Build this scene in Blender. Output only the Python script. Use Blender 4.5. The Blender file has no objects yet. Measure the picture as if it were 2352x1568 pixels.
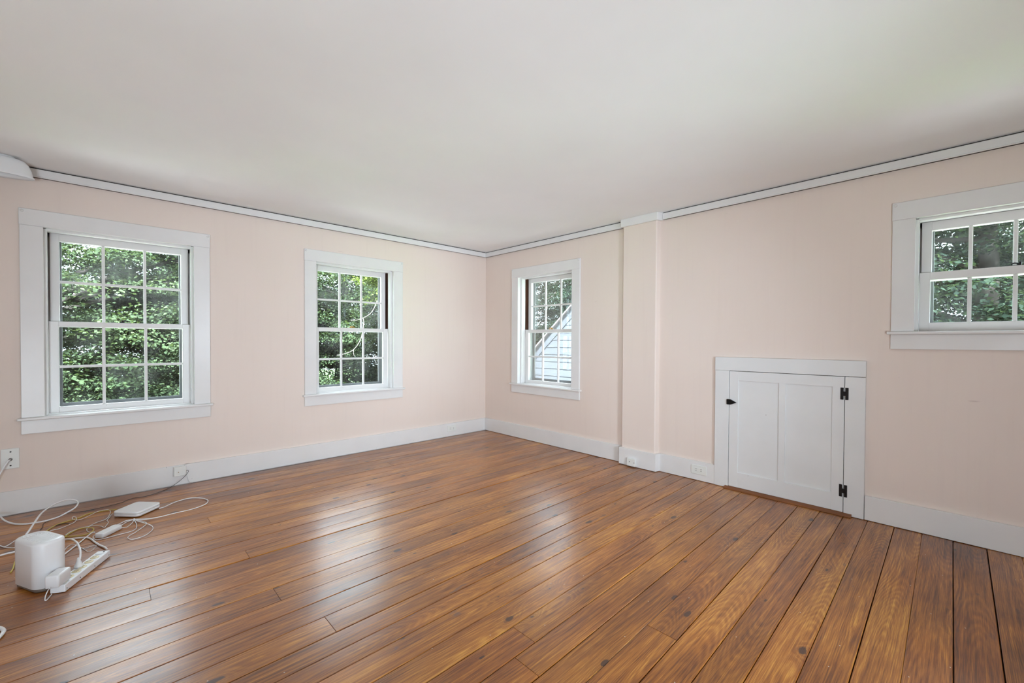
import bpy, bmesh, math, random
import numpy as np
from mathutils import Vector, Matrix
random.seed(7); np.random.seed(7)
SC = bpy.context.scene
COL = SC.collection

# ---------------------------------------------------------------- camera
cam_d = bpy.data.cameras.new('camera'); cam = bpy.data.objects.new('camera', cam_d); COL.objects.link(cam)
YAW, PITCH, ROLL = 0.8117, -0.0141, 0.0046
fw = Vector((math.cos(YAW)*math.cos(PITCH), math.sin(YAW)*math.cos(PITCH), math.sin(PITCH)))
r0 = Vector((math.sin(YAW), -math.cos(YAW), 0)); u0 = r0.cross(fw)
rr = r0*math.cos(ROLL)+u0*math.sin(ROLL); uu = -r0*math.sin(ROLL)+u0*math.cos(ROLL)
M = Matrix.Identity(4)
for i in range(3):
    M[i][0] = rr[i]; M[i][1] = uu[i]; M[i][2] = -fw[i]
M.translation = Vector((-3.4658, -4.1328, 1.1071))
cam.matrix_world = M
cam_d.sensor_width = 36.0; cam_d.lens = 990.27/2352*36.0
cam_d.shift_y = 13.25/2352
cam_d.clip_start = 0.02; cam_d.clip_end = 300
SC.camera = cam

# ---------------------------------------------------------------- world, lights, exposure
SKY = 9.8          # overcast sky
SUN = 310.0         # added sun behind the house: lights the ground outside for bounce, enters no window
FILL, BOUNCE = 19.0, 50.0   # two fill lamps added behind the viewer, aimed at far corner and ceiling
world = bpy.data.worlds.new('overcast_sky'); SC.world = world; world.use_nodes = True
wn = world.node_tree
bg = wn.nodes['Background']
geo = wn.nodes.new('ShaderNodeTexCoord'); sep = wn.nodes.new('ShaderNodeSeparateXYZ')
rmp = wn.nodes.new('ShaderNodeValToRGB')
wn.links.new(geo.outputs['Generated'], sep.inputs[0]); wn.links.new(sep.outputs['Z'], rmp.inputs[0])
rmp.color_ramp.elements[0].position = 0.0; rmp.color_ramp.elements[0].color = (0.76, 0.90, 1.03, 1)
rmp.color_ramp.elements[1].position = 0.7; rmp.color_ramp.elements[1].color = (0.82, 0.94, 1.05, 1)
wn.links.new(rmp.outputs[0], bg.inputs[0]); bg.inputs[1].default_value = SKY

def area(name, loc, rot, sx, sy, power, color=(1, 1, 1), portal=False):
    l = bpy.data.lights.new(name, 'AREA'); l.shape = 'RECTANGLE'; l.size = sx; l.size_y = sy
    l.energy = power; l.color = color
    o = bpy.data.objects.new(name, l); o.location = loc; o.rotation_euler = rot; COL.objects.link(o)
    if portal: l.cycles.is_portal = True
    return o
H = math.pi/2
f1 = area('fill_lamp_forward', (-2.05, -5.35, 1.15), (0, 0, 0), .5, .9, FILL, (0.78, 0.92, 1.06))
f1.rotation_euler = (Vector((-.9, -.2, .75))-f1.location).to_track_quat('-Z', 'Y').to_euler(); f1.data.spread = math.radians(75)
f2 = area('fill_lamp_up', (-4.4, -5.15, .45), (0, 0, 0), .9, .9, BOUNCE, (0.80, 0.925, 1.03))
f2.rotation_euler = (Vector((-1.2, -1.0, 2.35))-f2.location).to_track_quat('-Z', 'Y').to_euler()
f2.data.spread = math.radians(125)
sd = bpy.data.lights.new('bounce_sun', 'SUN'); sd.energy = SUN; sd.angle = math.radians(3); sd.color = (.86, .93, 1.06)
so = bpy.data.objects.new('bounce_sun', sd); so.rotation_euler = Vector((.30, .62, -1)).to_track_quat('-Z', 'Y').to_euler(); COL.objects.link(so)
for nm, loc, rot, sx, sy in (('portal_a', (-3.35, .21, 1.22), (-H, 0, 0), .8, 1.25), ('portal_b', (-1.65, .21, 1.22), (-H, 0, 0), .8, 1.25),
                             ('portal_c', (.21, -.985, 1.22), (0, H, 0), 1.25, .8), ('portal_d', (.21, -4.31, 1.5), (0, H, 0), .7, .8)):
    area(nm, loc, rot, sx, sy, 1, portal=True)
SC.view_settings.view_transform = 'Standard'; SC.view_settings.look = 'None'
SC.view_settings.exposure = 0.1; SC.view_settings.gamma = 1.0; SC.view_settings.use_curve_mapping = False
SC.cycles.max_bounces = 8; SC.cycles.diffuse_bounces = 4; SC.cycles.glossy_bounces = 3
SC.cycles.transmission_bounces = 4; SC.cycles.transparent_max_bounces = 12
SC.cycles.caustics_reflective = False; SC.cycles.caustics_refractive = False
SC.cycles.use_denoising = True; SC.cycles.use_adaptive_sampling = True; SC.cycles.adaptive_threshold = 0.1
SC.cycles.sample_clamp_indirect = 10

# ---------------------------------------------------------------- material helpers
def lin(c): return tuple((v/12.92 if v <= .04045 else ((v+.055)/1.055)**2.4) for v in c)
def rgb(r, g, b): return lin((r/255, g/255, b/255)) + (1,)
def new_mat(name):
    m = bpy.data.materials.new(name); m.use_nodes = True
    nt = m.node_tree; b = nt.nodes['Principled BSDF']
    return m, nt, b
class N:
    def __init__(s, nt): s.nt = nt
    def n(s, t, **k):
        o = s.nt.nodes.new(t)
        for a, v in k.items(): setattr(o, a, v)
        return o
    def l(s, a, b): s.nt.links.new(a, b)
    def math(s, op, a, b=None, c=None, clamp=False):
        o = s.nt.nodes.new('ShaderNodeMath'); o.operation = op; o.use_clamp = clamp
        for i, v in enumerate((a, b, c)):
            if v is None: continue
            if isinstance(v, (int, float)): o.inputs[i].default_value = v
            else: s.nt.links.new(v, o.inputs[i])
        return o.outputs[0]
    def vmul(s, a, v):
        o = s.nt.nodes.new('ShaderNodeVectorMath'); o.operation = 'MULTIPLY'
        s.nt.links.new(a, o.inputs[0]); o.inputs[1].default_value = v; return o.outputs[0]
    def vadd(s, a, b):
        o = s.nt.nodes.new('ShaderNodeVectorMath'); o.operation = 'ADD'
        s.nt.links.new(a, o.inputs[0]); s.nt.links.new(b, o.inputs[1]); return o.outputs[0]
    def noise(s, v, scale=1.0, detail=2.0, rough=.5):
        o = s.nt.nodes.new('ShaderNodeTexNoise'); o.inputs['Scale'].default_value = scale
        o.inputs['Detail'].default_value = detail; o.inputs['Roughness'].default_value = rough
        s.nt.links.new(v, o.inputs['Vector']); return o.outputs[0]
    def ramp(s, f, stops):
        o = s.nt.nodes.new('ShaderNodeValToRGB'); e = o.color_ramp.elements
        while len(e) < len(stops): e.new(.5)
        for i, (p, c) in enumerate(stops):
            e[i].position = p; e[i].color = c if len(c) == 4 else tuple(c)+(1,)
        s.nt.links.new(f, o.inputs[0]); return o.outputs[0]
    def step(s, f, a, b):
        o = s.nt.nodes.new('ShaderNodeMapRange'); o.interpolation_type = 'SMOOTHSTEP'
        s.nt.links.new(f, o.inputs[0]); o.inputs[1].default_value = a; o.inputs[2].default_value = b
        return o.outputs[0]
    def mix(s, f, a, b, mode='MIX'):
        o = s.nt.nodes.new('ShaderNodeMix'); o.data_type = 'RGBA'; o.blend_type = mode
        if isinstance(f, (int, float)): o.inputs[0].default_value = f
        else: s.nt.links.new(f, o.inputs[0])
        for i, v in ((6, a), (7, b)):
            if isinstance(v, tuple): o.inputs[i].default_value = v
            else: s.nt.links.new(v, o.inputs[i])
        return o.outputs[2]
    def bump(s, h, strength, dist, bsdf, prev=None):
        o = s.nt.nodes.new('ShaderNodeBump'); o.inputs['Strength'].default_value = strength
        o.inputs['Distance'].default_value = dist; s.nt.links.new(h, o.inputs['Height'])
        if prev is not None: s.nt.links.new(prev, o.inputs['Normal'])
        if bsdf is not None: s.nt.links.new(o.outputs[0], bsdf.inputs['Normal'])
        return o.outputs[0]

def plain(name, col, rough=.5, metal=0.0, bumpy=0.0, bscale=60.0, var=0.0):
    m, nt, b = new_mat(name); g = N(nt)
    b.inputs['Roughness'].default_value = rough; b.inputs['Metallic'].default_value = metal
    tc = g.n('ShaderNodeTexCoord').outputs['Object']
    nz = g.noise(tc, bscale, 3)
    if var:
        d = tuple(c*(1-var) for c in col[:3])+(1,)
        g.l(g.ramp(g.noise(tc, 4.0, 4), [(.35, d), (.65, col)]), b.inputs['Base Color'])
    else: b.inputs['Base Color'].default_value = col
    if bumpy: g.bump(nz, bumpy, .002, b)
    return m

def wall_material():
    m, nt, b = new_mat('pink_wall_paint'); g = N(nt)
    tc = g.n('ShaderNodeTexCoord').outputs['Object']
    big = g.noise(tc, .9, 3)
    c = g.ramp(big, [(.3, rgb(230, 214, 203)), (.7, rgb(235, 220, 210))])
    # faint vertical streaks of an old wallpaper ground and little scuffs
    st = g.noise(g.vmul(tc, (28, 28, 1.2)), 1.0, 4, .6)
    c = g.mix(g.math('MULTIPLY', g.step(st, .5, .75), .07), c, rgb(205, 186, 178))
    vo = g.n('ShaderNodeTexVoronoi'); g.l(g.vmul(tc, (2.3, 2.3, 3.1)), vo.inputs['Vector'])
    dsp = g.vadd(vo.outputs['Position'], vo.outputs['Position'])
    spot = g.math('LESS_THAN', vo.outputs['Distance'], .011)
    c = g.mix(g.math('MULTIPLY', spot, .7), c, rgb(120, 95, 85))
    sc = g.noise(g.vmul(tc, (4, 4, 30)), 1.0, 2)
    sc2 = g.noise(tc, 2.3, 2)
    scf = g.math('MULTIPLY', g.step(sc, .72, .76), g.step(sc2, .6, .66))
    c = g.mix(g.math('MULTIPLY', scf, .35), c, rgb(170, 145, 135))
    g.l(c, b.inputs['Base Color']); b.inputs['Roughness'].default_value = .62
    n1 = g.bump(g.noise(g.vmul(tc, (150, 150, 40)), 1.0, 3), .12, .001, None)
    g.bump(g.noise(tc, 3.0, 2), .10, .02, b, n1)
    return m

def paint_material(name, col, rough=.32):
    m, nt, b = new_mat(name); g = N(nt)
    tc = g.n('ShaderNodeTexCoord').outputs['Object']
    c = g.ramp(g.noise(tc, 5, 4), [(.3, tuple(v*.955 for v in col[:3])), (.7, col)])
    vo = g.n('ShaderNodeTexVoronoi'); vo.inputs['Scale'].default_value = 7.0; g.l(tc, vo.inputs['Vector'])
    spot = g.math('LESS_THAN', vo.outputs['Distance'], .022)
    c = g.mix(g.math('MULTIPLY', spot, .45), c, rgb(120, 110, 100))
    g.l(c, b.inputs['Base Color']); b.inputs['Roughness'].default_value = rough
    g.bump(g.noise(tc, 26, 4), .16, .0015, b)
    return m

def ceiling_material():
    m, nt, b = new_mat('ceiling_plaster'); g = N(nt)
    tc = g.n('ShaderNodeTexCoord').outputs['Object']
    c = g.ramp(g.noise(tc, 1.2, 4), [(.3, rgb(244, 244, 244)), (.7, rgb(250, 250, 250))])
    g.l(c, b.inputs['Base Color']); b.inputs['Roughness'].default_value = .7
    n1 = g.bump(g.noise(g.vmul(tc, (1.0, .35, 1)), 2.2, 2), .35, .02, None)
    g.bump(g.noise(tc, 45, 3), .05, .002, b, n1)
    return m

def wood_floor():
    m, nt, b = new_mat('old_pine_floorboard'); g = N(nt)
    tc = g.n('ShaderNodeTexCoord').outputs['Object']
    oi = g.n('ShaderNodeObjectInfo').outputs['Random']
    sp = g.n('ShaderNodeSeparateXYZ'); g.l(tc, sp.inputs[0])
    X, Y = sp.outputs['X'], sp.outputs['Y']
    rs = g.math('MULTIPLY', oi, 173.0); rs2 = g.math('MULTIPLY', oi, 91.7)
    cb = g.n('ShaderNodeCombineXYZ'); g.l(g.math('ADD', X, rs), cb.inputs[0]); g.l(Y, cb.inputs[1]); g.l(rs2, cb.inputs[2])
    P = cb.outputs[0]
    # knots: sparse cells, stretched a little along the board
    vo = g.n('ShaderNodeTexVoronoi'); g.l(g.vmul(P, (2.4, 5.5, 1.0)), vo.inputs['Vector']); vo.inputs['Scale'].default_value = 1.0
    vo.voronoi_dimensions = '2D'
    cr = g.n('ShaderNodeSeparateXYZ'); g.l(vo.outputs['Color'], cr.inputs[0])
    keep = g.math('GREATER_THAN', cr.outputs['X'], .42)
    vd = g.math('ADD', vo.outputs['Distance'], g.math('MULTIPLY', g.math('SUBTRACT', g.noise(P, 45, 3), .5), .075))
    ksz = g.math('MULTIPLY_ADD', cr.outputs['Y'], .05, .015)
    kn = g.math('MULTIPLY', keep, g.step(g.math('SUBTRACT', ksz, vd), -.012, .012))
    kwarp = g.math('MULTIPLY', keep, g.math('POWER', 2.718, g.math('MULTIPLY', vd, -9.0)))
    # growth rings cut along the trunk (cathedral figure)
    n1 = g.noise(g.vmul(P, (.45, 0, 1)), 1.0, 1); n2 = g.noise(g.vmul(P, (.5, .3, 1)), 1.0, 1)
    n3 = g.noise(g.vmul(P, (3.2, 18, 1)), 1.0, 3)
    ly = g.math('ADD', Y, g.math('MULTIPLY', g.math('SUBTRACT', n1, .5), .16))
    dp = g.math('MULTIPLY_ADD', g.math('SUBTRACT', n2, .5), .34, .06)
    r = g.math('SQRT', g.math('ADD', g.math('MULTIPLY', ly, ly), g.math('MULTIPLY', dp, dp)))
    r = g.math('ADD', r, g.math('MULTIPLY', n3, .012))
    r = g.math('ADD', r, g.math('MULTIPLY', kwarp, .035))
    ph = g.math('MULTIPLY', r, 2*math.pi/.0058)
    sn = g.math('MULTIPLY_ADD', g.math('SINE', ph), .5, .5)
    amp = g.step(g.noise(g.vmul(P, (2.5, 22, 1)), 1.0, 3), .3, .75)
    ring = g.math('MULTIPLY_ADD', g.math('SUBTRACT', g.math('POWER', sn, 1.3), .5), g.math('MULTIPLY_ADD', amp, .8, .2), .5)
    fib = g.noise(g.vmul(P, (8, 330, 1)), 1.0, 4, .75)
    fib2 = g.noise(g.vmul(P, (2.2, 90, 1)), 1.0, 3, .6)
    wear = g.noise(g.vmul(P, (1.6, 5, 1)), 1.0, 4, .6)
    v = g.math('MULTIPLY_ADD', ring, .19, .245)
    v = g.math('ADD', v, g.math('MULTIPLY', g.math('SUBTRACT', fib, .5), 1.05))
    v = g.math('ADD', v, g.math('MULTIPLY', g.math('SUBTRACT', fib2, .5), .85))
    v = g.math('ADD', v, g.math('MULTIPLY', g.math('SUBTRACT', wear, .5), .95))
    v = g.math('ADD', v, g.math('MULTIPLY', g.math('SUBTRACT', oi, .5), .16))
    v = g.math('ADD', v, .10)
    c = g.ramp(v, [(0.0, rgb(76, 38, 9)), (.28, rgb(126, 72, 20)), (.55, rgb(172, 108, 34)), (.85, rgb(216, 158, 68))])
    hue = g.ramp(g.noise(g.vmul(P, (.9, .3, 1)), 1.7, 3), [(.35, rgb(255, 244, 236)), (.65, rgb(255, 255, 240))])
    c = g.mix(1.0, c, hue, 'MULTIPLY')
    c = g.mix(g.math('MULTIPLY', kwarp, .35), c, rgb(96, 50, 20))
    c = g.mix(g.math('MULTIPLY', kn, .85), c, rgb(52, 32, 26))
    # grey worn stains, white paint flecks
    stn = g.noise(g.vmul(P, (7, 20, 1)), 1.0, 3)
    stm = g.math('MULTIPLY', g.step(stn, .66, .72), g.step(g.noise(P, 1.8, 1), .5, .6))
    c = g.mix(g.math('MULTIPLY', stm, .5), c, rgb(96, 84, 84))
    vf = g.n('ShaderNodeTexVoronoi'); vf.voronoi_dimensions = '2D'; g.l(g.vmul(P, (5, 6, 1)), vf.inputs['Vector']); vf.inputs['Scale'].default_value = 1.0
    cf = g.n('ShaderNodeSeparateXYZ'); g.l(vf.outputs['Color'], cf.inputs[0])
    fl = g.math('MULTIPLY', g.math('GREATER_THAN', cf.outputs['X'], .55), g.math('LESS_THAN', vf.outputs['Distance'], .011))
    c = g.mix(fl, c, rgb(210, 200, 185))
    g.l(c, b.inputs['Base Color'])
    rg = g.ramp(g.noise(g.vmul(P, (2, 8, 1)), 1.0, 4), [(.3, (.30,)*3), (.7, (.45,)*3)])
    rg = g.mix(g.math('MULTIPLY', stm, .6), rg, (.6, .6, .6, 1))
    g.l(rg, b.inputs['Roughness']); b.inputs['IOR'].default_value = 1.5
    b.inputs['Coat Weight'].default_value = .5; b.inputs['Coat Roughness'].default_value = .23
    h = g.math('ADD', g.math('MULTIPLY', ring, -.35), g.math('MULTIPLY', fib, .5))
    nb = g.bump(h, .22, .0012, None)
    nb = g.bump(g.noise(g.vmul(P, (3, 16, 1)), 1.0, 2), .35, .004, None, nb)
    g.l(nb, b.inputs['Normal'])
    return m

def glass_material(name, haze=.05, tint=(.96, .98, .97, 1)):
    m = bpy.data.materials.new(name); m.use_nodes = True; nt = m.node_tree; nt.nodes.clear(); g = N(nt)
    out = g.n('ShaderNodeOutputMaterial')
    tr = g.n('ShaderNodeBsdfTransparent'); tr.inputs[0].default_value = tint
    gl = g.n('ShaderNodeBsdfGlossy'); gl.inputs['Roughness'].default_value = .02
    fr = g.n('ShaderNodeFresnel'); fr.inputs[0].default_value = 1.45
    mx = g.n('ShaderNodeMixShader'); g.l(g.math('MULTIPLY', fr.outputs[0], .7), mx.inputs[0]); g.l(tr.outputs[0], mx.inputs[1]); g.l(gl.outputs[0], mx.inputs[2])
    # dust on the old panes
    tc = g.n('ShaderNodeTexCoord').outputs['Object']
    df = g.n('ShaderNodeBsdfTranslucent'); df.inputs[0].default_value = (.9, .93, .92, 1)
    d2 = g.n('ShaderNodeBsdfDiffuse'); d2.inputs[0].default_value = (.9, .93, .92, 1)
    ad = g.n('ShaderNodeMixShader'); ad.inputs[0].default_value = .5; g.l(df.outputs[0], ad.inputs[1]); g.l(d2.outputs[0], ad.inputs[2])
    fz = g.math('MULTIPLY', g.step(g.noise(tc, 3.5, 3), .35, .8), haze)
    fs = g.math('MULTIPLY', g.step(g.noise(tc, 230, 2), .6, .72), haze*1.3)
    m2 = g.n('ShaderNodeMixShader'); g.l(g.math('ADD', fz, fs), m2.inputs[0]); g.l(mx.outputs[0], m2.inputs[1]); g.l(ad.outputs[0], m2.inputs[2])
    g.l(m2.outputs[0], out.inputs[0])
    return m

def leaf_material(name, c1, c2, c3):
    m = bpy.data.materials.new(name); m.use_nodes = True; nt = m.node_tree; nt.nodes.clear(); g = N(nt)
    out = g.n('ShaderNodeOutputMaterial'); ge = g.n('ShaderNodeNewGeometry')
    col = g.ramp(ge.outputs['Random Per Island'], [(0, c1), (.6, c2), (1, c3)])
    tc = g.n('ShaderNodeTexCoord').outputs['Object']
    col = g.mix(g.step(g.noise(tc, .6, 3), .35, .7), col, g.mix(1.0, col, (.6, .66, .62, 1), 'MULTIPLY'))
    d = g.n('ShaderNodeBsdfDiffuse'); t = g.n('ShaderNodeBsdfTranslucent'); g.l(col, d.inputs[0])
    g.l(g.mix(1.0, col, (1.25, 1.3, .6, 1), 'MULTIPLY'), t.inputs[0])
    mx = g.n('ShaderNodeMixShader'); mx.inputs[0].default_value = .35; g.l(d.outputs[0], mx.inputs[1]); g.l(t.outputs[0], mx.inputs[2])
    g.l(mx.outputs[0], out.inputs[0])
    return m

M_WALL = wall_material(); M_WHITE = paint_material('white_trim_paint', rgb(232, 230, 228)); M_DOORP = paint_material('white_door_paint', rgb(230, 230, 229), .38)
M_CEIL = ceiling_material(); M_FLOOR = wood_floor(); M_SUB = plain('subfloor_dark', rgb(38, 26, 18), .9)
M_GLASS = glass_material('old_window_glass', .05); M_GLASSD = glass_material('dusty_window_glass', .03)
M_BLACK = plain('black_iron', rgb(16, 16, 18), .35, .3, .4, 90); M_BRASS = plain('worn_brass', rgb(176, 134, 62), .35, .9)
M_STORM = plain('dark_storm_frame', rgb(86, 88, 90), .6); M_BARE = plain('bare_brown_channel', rgb(92, 56, 34), .8, 0, .4, 40, .5)
M_GAP = plain('dark_gap_brown', rgb(52, 44, 38), .9)  # dark brown; on the ceiling strip it paints the shade of the gap
M_PLATE = plain('white_plate_plastic', rgb(230, 231, 226), .35); M_SLOT = plain('slot_black', rgb(22, 22, 22), .6)
M_DEV = plain('white_device_plastic', rgb(240, 242, 244), .28, 0, .05, 300); M_CREAM = plain('cream_outlet_plastic', rgb(226, 212, 172), .4)
M_CORD = plain('white_cord', rgb(242, 243, 244), .4); M_YEL = plain('yellow_cord', rgb(206, 186, 84), .45)
M_BCORD = plain('black_cord', rgb(28, 26, 26), .5); M_TAUPE = plain('taupe_base_plastic', rgb(110, 98, 88), .5)
M_SILL = plain('stained_threshold_wood', rgb(140, 82, 36), .4, 0, .3, 50, .3)
M_METAL = plain('steel_connector', rgb(150, 150, 150), .3, 1.0)
M_SIDING = paint_material('white_weathered_shingle', rgb(44, 46, 48), .7); M_GROUND_BOUNCE = plain('pale_bounce_ground', rgb(214, 209, 200), .95, 0, .6, 20, .2); M_ROOF = plain('dark_roof_shingle', rgb(60, 58, 58), .9, 0, .6, 30, .3)
M_BARK = plain('grey_bark', rgb(44, 41, 38), .9, 0, .8, 14, .4); M_TWIG = plain('pale_dead_twig', rgb(62, 60, 55), .8)
M_LAWN = plain('lawn_green', rgb(60, 92, 40), .95, 0, .6, 6, .35)
M_OPAL = plain('white_opal_glass', rgb(238, 239, 240), .25)
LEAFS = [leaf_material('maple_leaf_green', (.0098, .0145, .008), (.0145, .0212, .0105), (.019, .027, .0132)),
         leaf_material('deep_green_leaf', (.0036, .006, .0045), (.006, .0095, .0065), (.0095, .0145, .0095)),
         leaf_material('backlit_yellow_green_leaf', (.021, .030, .008), (.032, .045, .010), (.042, .056, .015))]  # lighter yellow-green puts backlight into the colour of these leaves

# ---------------------------------------------------------------- mesh helpers
def link(name, me, mat, parent=None, smooth=False):
    o = bpy.data.objects.new(name, me); COL.objects.link(o)
    if mat is not None and not me.materials: me.materials.append(mat)
    if parent is not None: o.parent = parent
    if smooth:
        for p in me.polygons: p.use_smooth = True
    return o
def tag(o, label=None, cat=None, group=None, kind=None):
    if label: o['label'] = label
    if cat: o['category'] = cat
    if group: o['group'] = group
    if kind: o['kind'] = kind
    return o
def empty(name, loc=(0, 0, 0), rz=0.0):
    o = bpy.data.objects.new(name, None); o.location = loc; o.rotation_euler = (0, 0, rz); o.empty_display_size = .05
    COL.objects.link(o); return o
def finish(bm, name, mat, parent=None, bevel=0.0, seg=1, smooth=False, local=None):
    bmesh.ops.recalc_face_normals(bm, faces=bm.faces)
    if bevel: bmesh.ops.bevel(bm, geom=list(bm.edges), offset=bevel, segments=seg, affect='EDGES', profile=.5, clamp_overlap=True)
    me = bpy.data.meshes.new(name); bm.to_mesh(me); bm.free()
    return link(name, me, mat, parent, smooth)
def bx(bm, x0, x1, y0, y1, z0, z1, f=None):
    vs = [(x, y, z) for x in (x0, x1) for y in (y0, y1) for z in (z0, z1)]
    vs = [bm.verts.new(f(*v) if f else v) for v in vs]
    for q in ((0, 1, 3, 2), (4, 6, 7, 5), (0, 4, 5, 1), (2, 3, 7, 6), (0, 2, 6, 4), (1, 5, 7, 3)):
        bm.faces.new([vs[i] for i in q])
def box(name, b, mat, parent=None, bevel=0.0, f=None, seg=1):
    bm = bmesh.new(); bx(bm, *b, f=f); return finish(bm, name, mat, parent, bevel, seg)
def boxes(name, bs, mat, parent=None, bevel=0.0, f=None):
    bm = bmesh.new()
    for b in bs: bx(bm, *b, f=f)
    return finish(bm, name, mat, parent, bevel)
def prism(name, pts, axis_f, d0, d1, mat, parent=None, bevel=0.0, smooth=False, seg=1):
    """2D outline pts (a,b) extruded from d0 to d1, axis_f(a,b,d)->xyz"""
    bm = bmesh.new()
    A = [bm.verts.new(axis_f(a, b, d0)) for a, b in pts]; B = [bm.verts.new(axis_f(a, b, d1)) for a, b in pts]
    bm.faces.new(A); bm.faces.new(list(reversed(B)))
    n = len(pts)
    for i in range(n): bm.faces.new((A[i], A[(i+1) % n], B[(i+1) % n], B[i]))
    return finish(bm, name, mat, parent, bevel, seg, smooth)
def rrect(a, b, r, n=6):
    pts = []
    for sx, sy, a0 in ((1, 1, 0), (-1, 1, 90), (-1, -1, 180), (1, -1, 270)):
        for i in range(n+1):
            t = math.radians(a0+90*i/n)
            pts.append((sx*(a/2-r)+r*math.cos(t), sy*(b/2-r)+r*math.sin(t)))
    return pts
def loft(name, rings, mat, parent=None, smooth=True, cap=True):
    """list of closed rings (equal counts) of xyz"""
    bm = bmesh.new(); R = [[bm.verts.new(p) for p in ring] for ring in rings]; n = len(R[0])
    for a, b in zip(R, R[1:]):
        for i in range(n): bm.faces.new((a[i], a[(i+1) % n], b[(i+1) % n], b[i]))
    if cap: bm.faces.new(R[0]); bm.faces.new(R[-1])
    bmesh.ops.recalc_face_normals(bm, faces=bm.faces)
    me = bpy.data.meshes.new(name); bm.to_mesh(me); bm.free()
    o = link(name, me, mat, parent, smooth)
    if smooth:
        for p in me.polygons:
            if len(p.vertices) > 6: p.use_smooth = False
    return o
def rounded_slab(name, a, b, r, prof, mat, parent=None, n=6, c=(0, 0)):
    """prof: list of (inset, z)"""
    rings = [[(x+c[0], y+c[1], z) for x, y in rrect(a-2*i, b-2*i, max(r-i, .001), n)] for i, z in prof]
    return loft(name, rings, mat, parent)
def lathe(name, prof, mat, parent=None, n=24, c=(0, 0, 0), cap=False, f=None):
    rings = []
    for r, z in prof:
        ring = [(c[0]+r*math.cos(2*math.pi*i/n), c[1]+r*math.sin(2*math.pi*i/n), c[2]+z) for i in range(n)]
        rings.append([f(*p) for p in ring] if f else ring)
    return loft(name, rings, mat, parent, True, cap)
def catmull(P, per=5):
    P = [Vector(p) for p in P]; Q = [P[0]*2-P[1]]+P+[P[-1]*2-P[-2]]; out = []
    for i in range(1, len(Q)-2):
        for k in range(per):
            t = k/per; a, b, c, d = Q[i-1:i+3]
            out.append(.5*((2*b)+(c-a)*t+(2*a-5*b+4*c-d)*t*t+(3*b-a-3*c+d)*t**3))
    out.append(P[-1]); return out
def tube_into(bm, pts, r, n=8, r1=None):
    pts = [Vector(p) for p in pts]; up = None; rings = []
    for i, p in enumerate(pts):
        t = (pts[min(i+1, len(pts)-1)]-pts[max(i-1, 0)]).normalized()
        if up is None: up = Vector((0, 0, 1)) if abs(t.z) < .9 else Vector((1, 0, 0))
        s = t.cross(up).normalized(); up = s.cross(t).normalized()
        rad = r if r1 is None else r+(r1-r)*i/(len(pts)-1)
        rings.append([bm.verts.new(p+(s*math.cos(2*math.pi*k/n)+up*math.sin(2*math.pi*k/n))*rad) for k in range(n)])
    for a, b in zip(rings, rings[1:]):
        for k in range(n): bm.faces.new((a[k], a[(k+1) % n], b[(k+1) % n], b[k]))
    bm.faces.new(rings[0]); bm.faces.new(list(reversed(rings[-1])))
def tube(name, pts, r, mat, parent=None, per=5, n=8, floor=True):
    q = [(x, y, max(z, r+.0003)) if floor else (x, y, z) for x, y, z in pts]
    bm = bmesh.new(); tube_into(bm, catmull(q, per), r, n)
    o = finish(bm, name, mat, parent, smooth=True); return o

for m_ in (M_SIDING, M_BARK, M_TWIG, M_ROOF): m_.node_tree.nodes['Principled BSDF'].inputs['Specular IOR Level'].default_value = 0.0

# ================================================================= THE ROOM SHELL
XW, YW, ZC = -4.75, -5.6, 2.205
Z0 = {1: .605, 2: .612, 3: .624, 4: 1.175}
ZT = {1: 1.83, 2: 1.83, 3: 1.833, 4: 1.838}
OPEN = {1: (-3.742, -2.953), 2: (-2.040, -1.262), 3: (-1.372, -.594), 4: (-4.70, -3.92)}
FL = lambda u, d, z: (u, d, z)          # left wall: u along x, d outward (+y)
FR = lambda u, d, z: (d, u, z)          # right wall: u along y, d outward (+x)

def wall_boxes(u0, u1, opens, thick=.2):
    bs = []; edge = u0
    for a, b, z0, z1 in sorted(opens):
        a -= .02; b += .02
        bs.append((edge, a, 0, thick, -.3, ZC+.1)); bs.append((a, b, 0, thick, -.3, z0-.02)); bs.append((a, b, 0, thick, z1+.02, ZC+.1)); edge = b
    bs.append((edge, u1, 0, thick, -.3, ZC+.1)); return bs
wl = boxes('wall_left', wall_boxes(XW, .2, [OPEN[i]+(Z0[i], ZT[i]) for i in (1, 2)]), M_WALL, f=FL)
tag(wl, 'pale pink painted wall with two windows, left of the corner', 'wall', kind='structure')
DY0, DY1, DZ1 = -3.6, -2.897, .893
wr = boxes('wall_right', wall_boxes(YW, 0, [OPEN[i]+(Z0[i], ZT[i]) for i in (3, 4)]+[(DY0-.0, DY1, -.28, DZ1)]), M_WALL, f=FR)
tag(wr, 'pale pink painted wall with the small attic door, right of the corner', 'wall', kind='structure')
tag(box('wall_back', (XW, 0, YW-.15, YW, -.3, ZC+.1), M_WALL), 'plain pink wall behind the viewer', 'wall', kind='structure')
tag(box('wall_near', (XW-.15, XW, YW, .2, -.3, ZC+.1), M_WALL), 'plain pink wall beyond the left edge of view', 'wall', kind='structure')
tag(box('ceiling', (XW, .0, YW, .0, ZC, ZC+.1), M_CEIL), 'smooth white plaster ceiling over the whole room', 'ceiling', kind='structure')

# ---- chimney chase / pillar on the right wall
pl = prism('pillar', [(0.05, -2.329), (-.044, -2.312), (-.05, -2.304), (-.05, -1.992), (-.045, -1.985), (0.05, -1.985)], lambda a, b, d: (a, b, d), 0, ZC, M_WALL)
tag(pl, 'shallow pink boxed pillar running floor to ceiling on the right wall', 'pillar', kind='structure')

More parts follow.
